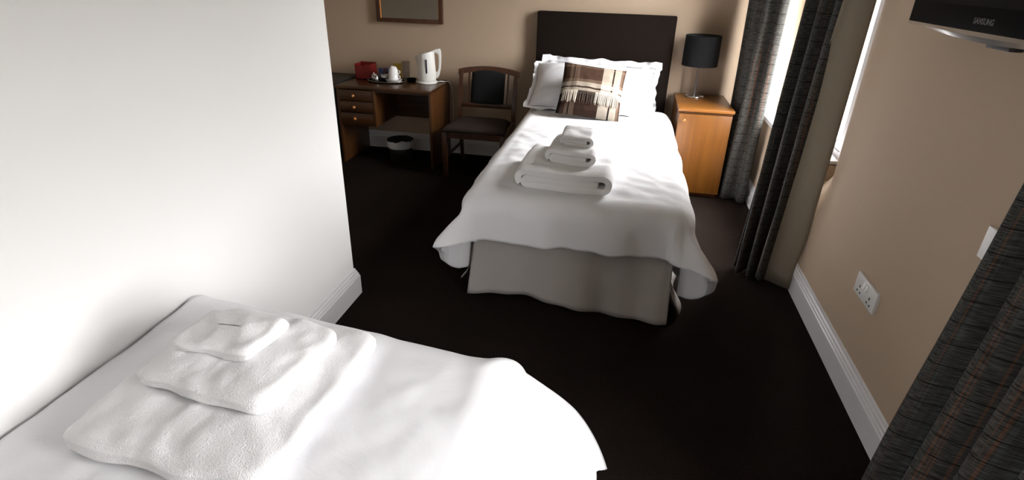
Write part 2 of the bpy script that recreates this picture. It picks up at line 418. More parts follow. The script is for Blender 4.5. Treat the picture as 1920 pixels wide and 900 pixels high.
# ---------------------------------------------------------------- beds
def headboard_bed():
    b = thing('single_bed', 'single divan bed with tall brown fabric headboard and white valance', 'bed', (-.14, 3.35, 0))
    part('headboard', bx(-.685, .338, 4.475, 4.545, .30, 1.178, bev=.012, seg=3), 'headboard', b)
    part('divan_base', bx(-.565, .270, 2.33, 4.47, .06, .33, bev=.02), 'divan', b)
    part('mattress', bx(-.585, .290, 2.31, 4.47, .33, .500, bev=.05, seg=4), 'linen', b)
    for x in (-.52, .23):
        for y in (2.42, 4.35): part('caster', lathe(bmesh.new(), x, y, [(.028, 0), (.03, .01), (.03, .05), (.018, .065)], 14), 'black', b)
    # valance: a front panel and two side panels, open at the corners
    def front(u, v):
        x = -.592+(.300+.592)*u; z0 = .020+.016*math.sin(u*7)-.012*sm(.85, 1, u)
        z = z0+(.44-z0)*v
        x2 = x+(1-v)*(-.045*(1-u)**2+.012*u)
        y = 2.298-(1-v)*(.018+.065*u*u) - .012*(1-v)*math.sin(u*15+.6) - .007*(1-v)*math.sin(u*34+1)
        return (x2, y, z)
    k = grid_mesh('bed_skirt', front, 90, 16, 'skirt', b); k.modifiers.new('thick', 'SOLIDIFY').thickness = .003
    for sx, xx in ((-1, -.580), (1, .289)):
        def side(u, v, sx=sx, xx=xx):
            y = 2.288+2.14*u; z = (.03+.05*sm(.0, .05, .05-u if sx < 0 else 0)) + (.44-.03)*v
            return (xx+sx*(1-v)**3.2*(.085+.014*math.sin(u*40))*(1 if sx > 0 else 1.1), y+.015*(1-v)*(1-u), z)
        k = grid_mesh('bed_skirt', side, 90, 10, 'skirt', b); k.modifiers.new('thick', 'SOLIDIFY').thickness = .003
    return b
headboard_bed()
def wall_bed():
    b = thing('single_bed', 'white-made single bed pushed along the white partition wall', 'bed', (-.69, .1, 0))
    part('divan_base', bx(-1.12, -.24, -.85, 1.03, .06, .33, bev=.02), 'divan', b)
    part('mattress', bx(-1.14, -.22, -.85, 1.04,   .33, .515, bev=.05, seg=4), 'linen', b)
    for x in (-1.05, -.32):
        for y in (-.75, .93): part('caster', lathe(bmesh.new(), x, y, [(.028, 0), (.03, .01), (.03, .05), (.018, .065)], 14), 'black', b)
wall_bed()

def duvet(label, xl, xr, yh, yf, z, r, ol, orr, of, flare, cflare, seed, skew=0., puff=.02, nu=150, nv=170, wr_=1.0, thick=.03, cw=1.0, rc=1.0, curl=0., tent=0., rnd=6., cp=2., calm=0.):
    """a quilt laid over a bed: xl,xr,yf are the flat top's edges; beyond them it rolls over with radius r and hangs"""
    s0, s1, t1 = xl-ol, xr+orr, (yh-yf)+of
    Lq = r*PI/2
    def fn(u, v):
        s = s0+(s1-s0)*u; t = t1*v
        ox = xl-s if s < xl else (s-xr if s > xr else 0.); sx = -1 if s < xl else 1
        sc = min(max(s, xl), xr); yfl = yf+skew*(sc-(xl+xr)/2)
        y = yh-t; oy = max(0., yfl-y); yc = max(y, yfl)
        d = math.hypot(ox, oy); mo = ol if sx < 0 else orr
        w = (sc-xl)/(xr-xl)
        hd = 1-calm*(1-sm(.45, .9, yh-yc)) if calm else 1.     # lies flat where pillows and cushion press on it
        top = z + puff*hd*(1-(2*w-1)**4)*sm(0, .25, yc-yfl) + .010*wr_*hd*nz(sc*3.1+seed, yc*2.3, seed) + .006*wr_*hd*nz(sc*8+seed, yc*5, seed)
        top += .0045*wr_*hd*nz(sc*5+yc*16, yc*3-sc*14, seed+4)
        if d < 1e-6: return (sc, yc, top)
        th = math.atan2(oy, ox); cx_, cy_ = ox/d, oy/d
        corner = abs(math.sin(2*th))**cp if ox > 0 and oy > 0 else 0.
        fl = flare+cflare*corner
        if corner > 0:                        # the quilt's rounded corner hangs as a soft lobe that curls under
            a_, b_ = cx_/mo, cy_/of
            d *= rc*max(a_, b_)/(a_**rnd+b_**rnd)**(1/rnd) + (1-rc)
        if d < Lq: g, h = r*math.sin(d/r), r*(1-math.cos(d/r))
        else: g, h = r+fl*(d-Lq), r+(d-Lq)*math.sqrt(max(.05, 1-fl*fl))
        if tent and corner: g += tent*.5*corner*r*min(1, d/Lq); h -= tent*corner*r*.6*min(1, d/Lq)
        if curl: g -= curl*corner*sm(.55, 1.0, d/math.hypot(mo, of))
        along = sc*1.0+yc if corner == 0 else th*.35+sc
        k = sm(.3*Lq, Lq*1.6, d)
        g += k*wr_*hd*(.012*math.sin(along*17+seed*2+2*nz(along*3, seed, 0))+.014*nz(along*9, d*3, seed+2))
        g += corner*k*cw*(.024*math.cos(6*th+.4)+.010*math.sin(13*th+seed))
        top += .008*wr_*k*nz(along*14, d*4, seed+8)
        return (sc+sx*cx_*g, yc-cy_*g, top-h)
    o = grid_mesh('duvet', fn, nu, nv, 'linen')
    rebase(o, ((xl+xr)/2, (yh+yf)/2, z-.05))
    m = o.modifiers.new('thick', 'SOLIDIFY'); m.thickness = thick; m.offset = 1      # grows inwards, towards the mattress
    tag(o, label, 'duvet'); return o
far_duvet = duvet('white duvet tucked under the pillows of the headboard bed', -.570, .275, 4.10, 2.30, .566, .10, .46, .48, .275, .03, .74, 3, rc=1.0, rnd=3.2, cp=.9, curl=.10, thick=.038, cw=.7, wr_=1.1, calm=.8)
# near bed: foot towards the far bed, one side against the wall (built with the same function, mirrored in y)
o = duvet('white duvet on the bed along the partition wall', -1.14, -.27, .0, -1.93, .572, .11, .012, .59, .27, .38, .28, 11, skew=.11, puff=.012, wr_=.75, cw=.3, tent=.5)
for v in o.data.vertices: v.co.y = -v.co.y
o.data.flip_normals()
o.location.y = .5*1.93-.86+.04
near_duvet = o

# ---------------------------------------------------------------- pillows and cushion
def cushion_mesh(name, w, h, T, flange, mat, org, xdir, ydir, seed, ruffle=0., nu=48, nv=40, wr_=1., parent=None, pinch=.05):
    X = Vector(xdir).normalized(); Y = Vector(ydir); Y = (Y-X*Y.dot(X)).normalized(); Z = X.cross(Y); O = Vector(org)
    verts, faces, uvs = [], [], []
    def pt(u, v, side):
        pu = u*w/2*(1-pinch*(1-abs(v)**2)*abs(u)**2); pv = v*h/2*(1-pinch*(1-abs(u)**2)*abs(v)**2)
        eu, ev = 1-abs(u)**2.6, 1-abs(v)**2.6
        t = T/2*max(0, eu)**.62*max(0, ev)**.62
        t *= 1+.10*wr_*nz(u*1.7+seed, v*1.7, seed)
        t += .006*wr_*nz(u*5+seed, v*6, seed+side)*min(1, eu*3)*min(1, ev*3)
        e_ = max(abs(u), abs(v))
        p = O+X*pu+Y*pv+Z*(side*t)
        if ruffle: p += Z*ruffle*.5*nz(u*6+seed, v*6, seed)*sm(.85, 1, e_)
        return p
    idx = {}
    for sd in (1, -1):
        for j in range(nv+1):
            for i in range(nu+1):
                u, v = -1+2*i/nu, -1+2*j/nv
                u, v = math.sin(u*PI/2)*.5+u*.5, math.sin(v*PI/2)*.5+v*.5
                rim = i in (0, nu) or j in (0, nv)
                if rim and sd == -1: idx[(sd, i, j)] = idx[(1, i, j)]; continue
                idx[(sd, i, j)] = len(verts); verts.append(pt(u, v, 0 if rim else sd)); uvs.append(((u+1)/2, (v+1)/2))
        for j in range(nv):
            for i in range(nu):
                q = [idx[(sd, i, j)], idx[(sd, i+1, j)], idx[(sd, i+1, j+1)], idx[(sd, i, j+1)]]
                faces.append(q if sd == 1 else q[::-1])
    if flange:
        rim = [(i, 0) for i in range(nu)]+[(nu, j) for j in range(nv)]+[(i, nv) for i in range(nu, 0, -1)]+[(0, j) for j in range(nv, 0, -1)]
        K = len(rim); rows = [[idx[(1, i, j)] for i, j in rim]]
        for q in (1, 2, 3):
            row = []
            for k, (i, j) in enumerate(rim):
                p = Vector(verts[rows[0][k]]); u, v = -1+2*i/nu, -1+2*j/nv
                du = (p-O).dot(X)/(w/2); dv = (p-O).dot(Y)/(h/2)
                ox = X*math.copysign(1, du) if abs(u) == 1 else X*0
                oy = Y*math.copysign(1, dv) if abs(v) == 1 else Y*0
                d = ox+oy
                d = d.normalized()*(1.2 if ox.length and oy.length else 1)
                fr = q/3*flange*(1+.35*nz(k*.21, seed, 3))
                wv = ruffle*(q/3)*(math.sin(k*.55+seed)+1.2*nz(k*.3, seed, 7))
                row.append(len(verts)); verts.append(p+d*fr+Z*wv); uvs.append(((u+1)/2, (v+1)/2))
            rows.append(row)
        for a, b in zip(rows, rows[1:]):
            for k in range(K): faces.append([a[k], a[(k+1) % K], b[(k+1) % K], b[k]])
    me = bpy.data.meshes.new(name); me.from_pydata([tuple(p) for p in verts], [], faces)
    ul = me.uv_layers.new(name='UVMap')
    for p in me.polygons:
        for li, vi in zip(p.loop_indices, p.vertices): ul.data[li].uv = uvs[vi]
    me.update()
    return link(name, me, mat, parent), (O, X, Y, Z)
o, _ = cushion_mesh('pillow', .80, .285, .16, .045, 'pillow', (-.175, 4.375, .683), (1, 0, -.015), (0, .16, 1), 2, ruffle=.016)
rebase(o, (-.165, 4.36, .53)); tag(o, 'white frilled-edge pillow against the headboard, behind the other pillow', 'pillow', 'white pillows')
o, _ = cushion_mesh('pillow', .84, .42, .25, .03, 'pillow', (-.215, 4.065, .706), (1, -.03, -.02), (0, 1.45, 1), 7, ruffle=.011)
rebase(o, (-.215, 4.0, .53)); tag(o, 'white pillow right behind the plaid cushion', 'pillow', 'white pillows')

cr = thing('cushion', 'square brown and cream plaid cushion with wool fringe', 'cushion', (-.20, 3.84, .56))
CO = (-.200, 3.812, .731)
k, (O, X, Y, Z) = cushion_mesh('cushion_cover', .42, .38, .13, 0, 'plaid', CO, (1, .03, -.09), (.09, .80, 1), 5, parent=cr, pinch=.04)
# fringe: wool strands that hang from a line across the lower half of the front
for nm, mt, rng in (('fringe', 'fringe_light', (0, 10)), ('fringe', 'fringe_dark', (10, 22)), ('fringe', 'fringe_light', (22, 38))):
    bm = bmesh.new()
    for q in range(*rng):
        u = -.86+1.72*q/37; pts = []
        ln = .30+.06*random.random(); sw = random.uniform(-.03, .03)
        for s_ in range(5):
            v = -.18-ln*s_/4*1.25; uu = u+sw*s_/4
            t = .065*max(0, 1-abs(uu)**2.6)**.62*max(0, 1-abs(v)**2.6)**.62
            pts.append(O+X*(uu*.21*.985)+Y*(v*.19)+Z*(t+.005))
        tube(bm, pts, [.0042, .0040, .0036, .0032, .002], 5)
    obj(nm, bm, mt, cr)

# ---------------------------------------------------------------- folded towels
from mathutils.bvhtree import BVHTree
def lay(under, cx, cy, w, d, rot, n=26):
    """height of the cloth that a towel lies on, so that the towel follows its swells instead of cutting into them"""
    bpy.context.view_layer.update()
    e_ = under.evaluated_get(bpy.context.evaluated_depsgraph_get()); me = e_.to_mesh()
    tr = BVHTree.FromPolygons([under.matrix_world @ v.co for v in me.vertices], [tuple(p.vertices) for p in me.polygons]); e_.to_mesh_clear()
    ca, sa = math.cos(rot), math.sin(rot); g = []
    for j in range(n+1):
        row = []
        for i in range(n+1):
            x, y = (i/n-.5)*w*1.08, (j/n-.5)*d*1.08
            h = tr.ray_cast(Vector((cx+x*ca-y*sa, cy+x*sa+y*ca, 2)), Vector((0, 0, -1)))
            row.append(h[0].z if h[0] else -1)
        g.append(row)
    flat = sorted(v for r in g for v in r); med = flat[len(flat)//2]
    g = [[v if v > med-.02 else med-.02 for v in r] for r in g]
    for _ in range(6):                                          # thick cloth bridges small dips
        g = [[max(g[j][i], sum(g[min(n, max(0, j+q))][min(n, max(0, i+p))] for p in (-1, 0, 1) for q in (-1, 0, 1))/9) for i in range(n+1)] for j in range(n+1)]
    def at(x, y):
        fx = max(0, min(n-1e-6, (x/(w*1.08)+.5)*n)); fy = max(0, min(n-1e-6, (y/(d*1.08)+.5)*n))
        i, j = int(fx), int(fy); u, v = fx-i, fy-j
        return (g[j][i]*(1-u)+g[j][i+1]*u)*(1-v)+(g[j+1][i]*(1-u)+g[j+1][i+1]*u)*v-.0015
    return at, med
def folded_towel(label, cx, cy, under, w, d, h, rot, seed, soft=.012, group='folded white towels'):
    """one long ribbon folded into three layers: the outer layer wraps both ends, open folds face the front"""
    bed, z = lay(under, cx, cy, w, d, rot)
    t = h/3.05                                   # layer thickness
    zb, zm, zt = t/2, t*1.5, t*2.5
    R1, R2 = (zm-zb)/2, (zt-zb)/2
    pts = []
    xi = w/2-R2-t*.5
    def line(xa, xb, za, zb_, n):
        for i in range(n): pts.append((xa+(xb-xa)*i/n, za+(zb_-za)*i/n))
    def arc(xc, zc, R, a0, a1, n, st=1.0):
        for i in range(n):
            a = a0+(a1-a0)*i/n; pts.append((xc+R*st*math.cos(a), zc+R*math.sin(a)))
    line(xi-.5*t, -xi+.4*t, zm, zm, 14)                       # inner layer, right to left
    arc(-xi+.4*t, (zb+zm)/2, R1, PI/2, 3*PI/2, 8, 1.1)        # small turn at the left
    line(-xi+.4*t, xi, zb, zb, 14)                            # bottom layer, left to right
    arc(xi, (zb+zt)/2, R2, -PI/2, PI/2, 12)                   # big turn at the right
    line(xi, -xi, zt, zt, 16)                                 # top layer, right to left
    arc(-xi, (zb+zt)/2, R2, PI/2, PI*1.36, 10, 1.08)          # hangs over the left end
    K = len(pts); nd = 22
    ca, sa = math.cos(rot), math.sin(rot)
    def fn(u, v):
        i = u*(K-1); a = int(min(i, K-2)); f = i-a
        x = pts[a][0]*(1-f)+pts[a+1][0]*f; zz = pts[a][1]*(1-f)+pts[a+1][1]*f
        y = -d/2+d*v
        zz += (zz/h)*soft*(nz(x*9+seed, y*9, seed)+.5*nz(x*22, y*22, seed))
        x *= 1+.03*nz(y*8, seed, 0)+.02*nz(zz*40, y*5, seed)
        y += soft*.8*nz(x*7, zz*20, seed)*(abs(2*v-1)**3)
        sag = 1-.10*sm(.8, 1, abs(2*v-1)); zz *= sag
        zz = max(zz, t*.48)
        return (cx+x*ca-y*sa, cy+x*sa+y*ca, bed(x, y)+zz)
    o = grid_mesh('folded_towel', fn, K-1, nd, 'towel')
    rebase(o, (cx, cy, z))
    m = o.modifiers.new('thick', 'SOLIDIFY'); m.thickness = t*.94; m.offset = 0
    b = o.modifiers.new('round', 'BEVEL'); b.width = t*.28; b.segments = 2; b.limit_method = 'ANGLE'; b.angle_limit = math.radians(60)
    tag(o, label, 'towel', group); return o
def plump_towel(label, cx, cy, under, w, d, h, rot, seed, soft=.012, group='folded white towels'):
    """a soft folded towel seen from above: rounded folds all round, a seam between the layers on its open sides"""
    bed, z = lay(under, cx, cy, w, d, rot)
    nu, nv = 96, 34; R_ = h/2; cr_ = .05*min(1, w/.3)
    ca, sa = math.cos(rot), math.sin(rot)
    def outline(a, inset):
        # rounded rectangle by angle, as a superellipse
        c, s_ = math.cos(a), math.sin(a); p = 11.0
        k = (abs(c)**p+abs(s_)**p)**(-1/p)
        return c*k*max(.001, w/2-inset), s_*k*max(.001, d/2-inset)
    rows = []
    for j in range(11): rows.append((1.0, -(j/10)*0, j/10))
    def fn(u, v):
        a = 2*PI*u
        if v < .2: q = v/.2; inset = R_+(1-q)*(min(w, d)/2-R_)*.98; zz = 0.
        elif v < .62:
            b = -PI/2+PI*(v-.2)/.42; inset = R_-R_*math.cos(b); zz = R_+R_*math.sin(b)
            side = max(sm(.2, .8, -math.cos(a)), .6*sm(.4, .9, -math.sin(a)))     # open side: layers part a little
            inset += .35*R_*side*math.exp(-(b/.22)**2) + .18*R_*side*math.exp(-((b-.75)/.16)**2)
        else: q = (v-.62)/.38; inset = R_+q*(min(w, d)/2-R_)*.98; zz = h
        x, y = outline(a, inset); f = zz/h
        x += .012*nz(y*9+seed, f*1.5, seed); y += .012*nz(x*9, f*1.5, seed+5)
        t = sm(0, .05, inset-R_)
        zz += f*soft*(.55*nz(x*8+seed, y*8, seed)+.6*nz(x*19+y*9, y*15, seed)+.35*nz(x*40, y*26, seed)) + f*.004*t
        zz = max(0., zz)
        return (cx+x*ca-y*sa, cy+x*sa+y*ca, bed(x, y)+zz)
    o = grid_mesh('folded_towel', fn, nu, nv, 'towel'); rebase(o, (cx, cy, z))
    bm = bmesh.new(); bm.from_mesh(o.data); bmesh.ops.remove_doubles(bm, verts=bm.verts, dist=.0004); bmesh.ops.recalc_face_normals(bm, faces=bm.faces)
    bm.to_mesh(o.data); bm.free()
    for p in o.data.polygons: p.use_smooth = True
    tag(o, label, 'towel', group); return o
a = folded_towel('large folded bath towel at the bottom of the stack on the headboard bed', -.205, 2.52, far_duvet, .44, .36, .094, -.05, 1)
b = folded_towel('medium folded hand towel in the middle of the stack on the headboard bed', -.185, 2.55, a, .235, .23, .068, -.10, 2)
folded_towel('small folded face cloth on top of the stack on the headboard bed', -.175, 2.57, b, .155, .14, .050, -.03, 3, soft=.004)
a = plump_towel('large folded bath towel under two towels on the bed along the wall', -.765, .845, near_duvet, .47, .49, .052, -.04, 4, soft=.012)
b = plump_towel('medium folded hand towel between the others on the bed along the wall', -.765, .880, a, .325, .285, .048, -.10, 5, soft=.008)
plump_towel('small folded face cloth on top of the towels on the bed along the wall', -.795, .890, b, .20, .145, .036, -.02, 6, soft=.004)

# ---------------------------------------------------------------- bedside cabinet and lamp
def cabinet():
    c = thing('bedside_cabinet', 'honey-coloured wooden bedside cabinet with one door', 'cabinet', (.575, 4.24, 0))
    x0, x1, y0, y1 = .392, .762, 3.985, 4.52
    bm = bmesh.new()
    box(bm, x0+.008, x0+.026, y0+.004, y1, 0.03, .598, .002); box(bm, x1-.026, x1-.008, y0+.004, y1, .03, .598, .002)
    box(bm, x0+.026, x1-.026, y1-.012, y1, .05, .598); box(bm, x0+.026, x1-.026, y0+.004, y1-.012, .05, .066)
    part('carcass', bm, 'honey', c)
    part('plinth', bx(x0+.02, x1-.02, y0+.02, y1-.02, 0, .05), 'teak', c)
    part('cabinet_top', bx(x0, x1, y0-.022, y1, .612, .634, bev=.006, seg=3), 'honey_h', c)
    part('rail', bx(x0+.008, x1-.008, y0-.006, y1, .598, .613), 'teak', c)
    d = part('door', bx(x0+.010, x1-.010, y0-.016, y0+.003, .034, .596, bev=.003), 'honey', c)
    bm = bmesh.new()
    lathe(bm, 0, 0, [(.006, 0), (.006, .010), (.011, .014), (.013, .021), (.011, .027), (.005, .030)], 20)
    bmesh.ops.transform(bm, matrix=Matrix.Translation((x0+.045, y0-.015, .555)) @ Matrix.Rotation(PI/2, 4, 'X'), verts=bm.verts)
    obj('knob', bm, 'honey_h', d)
cabinet()
def lamp():
    x, y, z = .532, 4.40, .6335
    l = thing('table_lamp', 'table lamp with black drum shade and chrome stem on bedside cabinet', 'lamp', (x, y, z))
    obj('base', lathe(bmesh.new(), x, y, [(.066, z), (.069, z+.004), (.066, z+.011), (.03, z+.017), (.012, z+.024), (.008, z+.03)], 40), 'chrome', l)
    obj('stem', lathe(bmesh.new(), x, y, [(.0065, z+.028), (.0065, z+.27), (.016, z+.272), (.016, z+.31)], 20), 'chrome', l)
    bm = bmesh.new(); zs, zt_ = z+.225, z+.432; ro, ri = .126, .120
    lathe(bm, x, y, [(ro, zs), (ro-.002, zt_), (ri-.002, zt_), (ri, zs), (ro, zs)], 56, cap=False)
    sh = part('lamp_shade', bm, 'shade', l)
    bm = bmesh.new(); lathe(bm, x, y, [(ri-.0015, zs+.003), (ri-.0035, zt_-.003)], 56, cap=False); obj('shade_lining', bm, 'shade_in', sh)
    bm = bmesh.new()
    for a in range(3):
        an = a*2*PI/3+.4; tube(bm, [(x, y, z+.30), (x+ri*math.cos(an), y+ri*math.sin(an), z+.30)], .002, 6)
    obj('spider', bm, 'chrome', sh)
    obj('bulb', lathe(bmesh.new(), x, y, [(.013, z+.31), (.016, z+.325), (.028, z+.35), (.03, z+.365), (.024, z+.385), (.008, z+.396)], 20), 'china', l)
lamp()

# ---------------------------------------------------------------- desk
DZ = .615
def desk():
    d = thing('desk', 'small teak-brown desk with three knobbed drawers on one side', 'desk', (-1.79, 4.29, 0))
    x0, x1, y0, y1 = -2.178, -1.402, 4.045, 4.535
    part('desk_top', bx(x0, x1, y0, y1, DZ-.022, DZ, bev=.003), 'teak', d)
    part('side_panel', bx(x0+.004, x0+.024, y0+.012, y1-.004, 0, DZ-.022, bev=.001), 'teak_v', d)
    part('side_panel', bx(x1-.024, x1-.004, y0+.012, y1-.004, 0, DZ-.022, bev=.001), 'teak_v', d)
    part('inner_panel', bx(-1.876, -1.858, y0+.008, y1-.03, .308, DZ-.022, bev=.001), 'teak_v', d)
    part('drawer_floor', bx(x0+.024, -1.876, y0+.02, y1-.03, .310, .322), 'teak', d)
    part('back_panel', bx(-1.858, x1-.024, y1-.05, y1-.036, .30, DZ-.022), 'teak', d)
    part('front_rail', bx(-1.858, x1-.024, y0+.02, y0+.035, DZ-.038, DZ-.022), 'teak', d)
    for i in range(3):
        z0 = .326+i*.0885
        f = part('drawer', bx(x0+.027, -1.879, y0+.004, y0+.022, z0, z0+.0835, bev=.002), 'teak', d)
        bm = bmesh.new(); lathe(bm, 0, 0, [(.005, 0), (.005, .007), (.009, .011), (.011, .017), (.009, .022), (.003, .024)], 18)
        bmesh.ops.transform(bm, matrix=Matrix.Translation((-2.027, y0+.005, z0+.042)) @ Matrix.Rotation(PI/2, 4, 'X'), verts=bm.verts)
        obj('knob', bm, 'knob', f)
        b = bmesh.new(); box(b, x0+.04, -1.892, y0+.02, y1-.06, z0+.006, z0+.065); obj('drawer_box', b, 'teak', f, False)
desk()
def black_unit():
    c = thing('cabinet', 'low black cabinet in the alcove past the desk', 'cabinet', (-2.46, 4.3, 0))
    part('carcass', bx(-2.72, -2.19, 4.10, 4.52, .0, .60, bev=.006), 'black', c)
    part('cabinet_top', bx(-2.73, -2.185, 4.085, 4.525, .60, .622, bev=.004), 'black', c)
    part('door', bx(-2.71, -2.20, 4.085, 4.10, .03, .59, bev=.003), 'black', c)
black_unit()
# things on the desk
def red_box():
    b = thing('storage_box', 'small open red box at the back of the desk', 'box', (-2.075, 4.40, DZ))
    bm = bmesh.new(); x0, x1, y0, y1, z0, z1, t = -2.145, -2.005, 4.35, 4.46, DZ, DZ+.118, .004
    box(bm, x0, x1, y0, y1, z0, z0+t); box(bm, x0, x0+t, y0, y1, z0, z1); box(bm, x1-t, x1, y0, y1, z0, z1)
    box(bm, x0, x1, y0, y0+t, z0, z1-.012); box(bm, x0, x1, y1-t, y1, z0, z1+.006)
    obj('box_body', bm, 'red', b, False)
    obj('box_flap', bx(x1-.05, x1-.001, y0-.003, y0+.001, z0+.05, z1, bev=.001), 'red', b, False)
red_box()
TX, TY = -1.862, 4.315
def tray():
    t = thing('serving_tray', 'black oval tray with silver rim on the desk', 'tray', (TX, TY, DZ))
    def ell(rx, ry, z, bm, n=48): return [bm.verts.new((TX+rx*math.cos(2*PI*i/n), TY+ry*math.sin(2*PI*i/n), z)) for i in range(n)]
    bm = bmesh.new(); n = 48
    R = [ell(.135, .085, DZ, bm), ell(.158, .108, DZ+.012, bm), ell(.154, .104, DZ+.012, bm), ell(.134, .084, DZ+.003, bm)]
    for a, b in zip(R, R[1:]):
        for i in range(n): bm.faces.new((a[i], a[(i+1) % n], b[(i+1) % n], b[i]))
    bm.faces.new(R[0][::-1]); bm.faces.new(R[-1]); part('tray_dish', bm, 'black_gloss', t)
    bm = bmesh.new(); tube(bm, [(TX+.157*math.cos(2*PI*i/60), TY+.107*math.sin(2*PI*i/60), DZ+.0125) for i in range(61)], .0024, 6); obj('rim', bm, 'steel', t)
tray()
TZ = DZ+.0032
def pot(x, y, label, h=.058, r=.019, mat='steel'):
    p = thing('jar', label, 'jar', (x, y, TZ), 'little steel jars on the tray')
    obj('jar_body', lathe(bmesh.new(), x, y, [(r*.8, TZ), (r, TZ+.004), (r, TZ+h*.72), (r*.8, TZ+h*.82)], 24), mat, p)
    obj('lid', lathe(bmesh.new(), x, y, [(r*.86, TZ+h*.80), (r*.86, TZ+h*.92), (r*.4, TZ+h), (r*.22, TZ+h*1.04), (r*.28, TZ+h*1.14), (.001, TZ+h*1.2)], 24), mat, p)
pot(-1.957, 4.29, 'small lidded steel jar on the tray, beside a shorter jar'); pot(-1.925, 4.262, 'shiny steel jar on the tray, in front of the dark sachets', .050, .018)
def sachet_cup():
    c = thing('sachet_pot', 'steel pot holding blue and plum sachets on the tray', 'pot', (-1.888, 4.34, TZ))
    obj('pot_body', lathe(bmesh.new(), -1.888, 4.34, [(.026, TZ), (.032, TZ+.055), (.030, TZ+.055), (.024, TZ+.004)], 28), 'steel', c)
    for i, (dx, mt, tl) in enumerate(((-.016, 'blue', -.2), (.0, 'plum', .05), (.014, 'blue', .18))):
        bm = bmesh.new(); box(bm, -.016, .016, -.003, .003, 0, .085, .0015)
        bmesh.ops.transform(bm, matrix=Matrix.Translation((-1.888+dx, 4.34+.006*(i-1), TZ+.012)) @ Matrix.Rotation(tl, 4, 'Y') @ Matrix.Rotation(-.12, 4, 'X'), verts=bm.verts)
        obj('sachet', bm, mt, c, False)
sachet_cup()
CX, CY = -1.795, 4.30
def saucer(x, y, z, label):
    return solo('saucer', lathe(bmesh.new(), x, y, [(.024, z), (.028, z+.002), (.060, z+.010), (.064, z+.0125), (.060, z+.0125), (.03, z+.005)], 44), 'china', label, 'saucer', 'white saucers on the tray')
saucer(CX, CY, TZ, 'lower white saucer beneath the cups on the tray'); saucer(CX+.001, CY, TZ+.0075, 'upper white saucer right under the upturned cup')
def cup(x, y, z, ang, label):
    c = thing('tea_cup', label, 'cup', (x, y, z), 'upturned white cups')
    h = .062
    p = [(.041, 0), (.0405, .006), (.038, .024), (.033, .044), (.025, .056), (.021, .060), (.021, h), (.018, h), (.018, .058), (.0, .056)]
    q = [(.0, .052), (.022, .052), (.030, .043), (.035, .024), (.038, 0)]
    obj('cup_body', lathe(bmesh.new(), x, y, [(max(r, .0005), z+k) for r, k in p+q] + [(.041, z)], 36, cap=False), 'china', c)
    pts = []
    for i in range(13):
        a = -PI/2+PI*i/12; rr = .036+.020*math.cos(a)
        pts.append((x+rr*math.cos(ang), y+rr*math.sin(ang), z+.021+.012*math.sin(a)))
    obj('handle', tube(bmesh.new(), pts, .0038, 8), 'china', c)
cup(CX, CY, TZ+.0205, -.02, 'lower white cup, upside down on the saucers beneath another cup')
cup(CX, CY, TZ+.0585, .02, 'upper white cup, stacked upside down over the other cup')
def tumbler():
    x, y = -1.735, 4.425
    solo('glass_tumbler', lathe(bmesh.new(), x, y, [(.028, DZ), (.034, DZ+.15), (.0325, DZ+.15), (.0265, DZ+.008)], 32), 'tumbler', 'tall clear drinking glass behind the cups on the desk', 'glass')
tumbler()
bm = bmesh.new(); box(bm, -1.85, -1.79, 4.44, 4.475, DZ, DZ+.125, .004)
solo('snack_packet', bm, 'yellow', 'yellow packet standing behind the cups on the desk', 'packet', smooth=False)
bm = bmesh.new(); lathe(bm, -1.672, 4.37, [(.030, DZ), (.042, DZ+.028), (.039, DZ+.028), (.028, DZ+.004)], 32)
solo('dish', bm, 'black_gloss', 'small black dish between the tray and the kettle', 'dish')

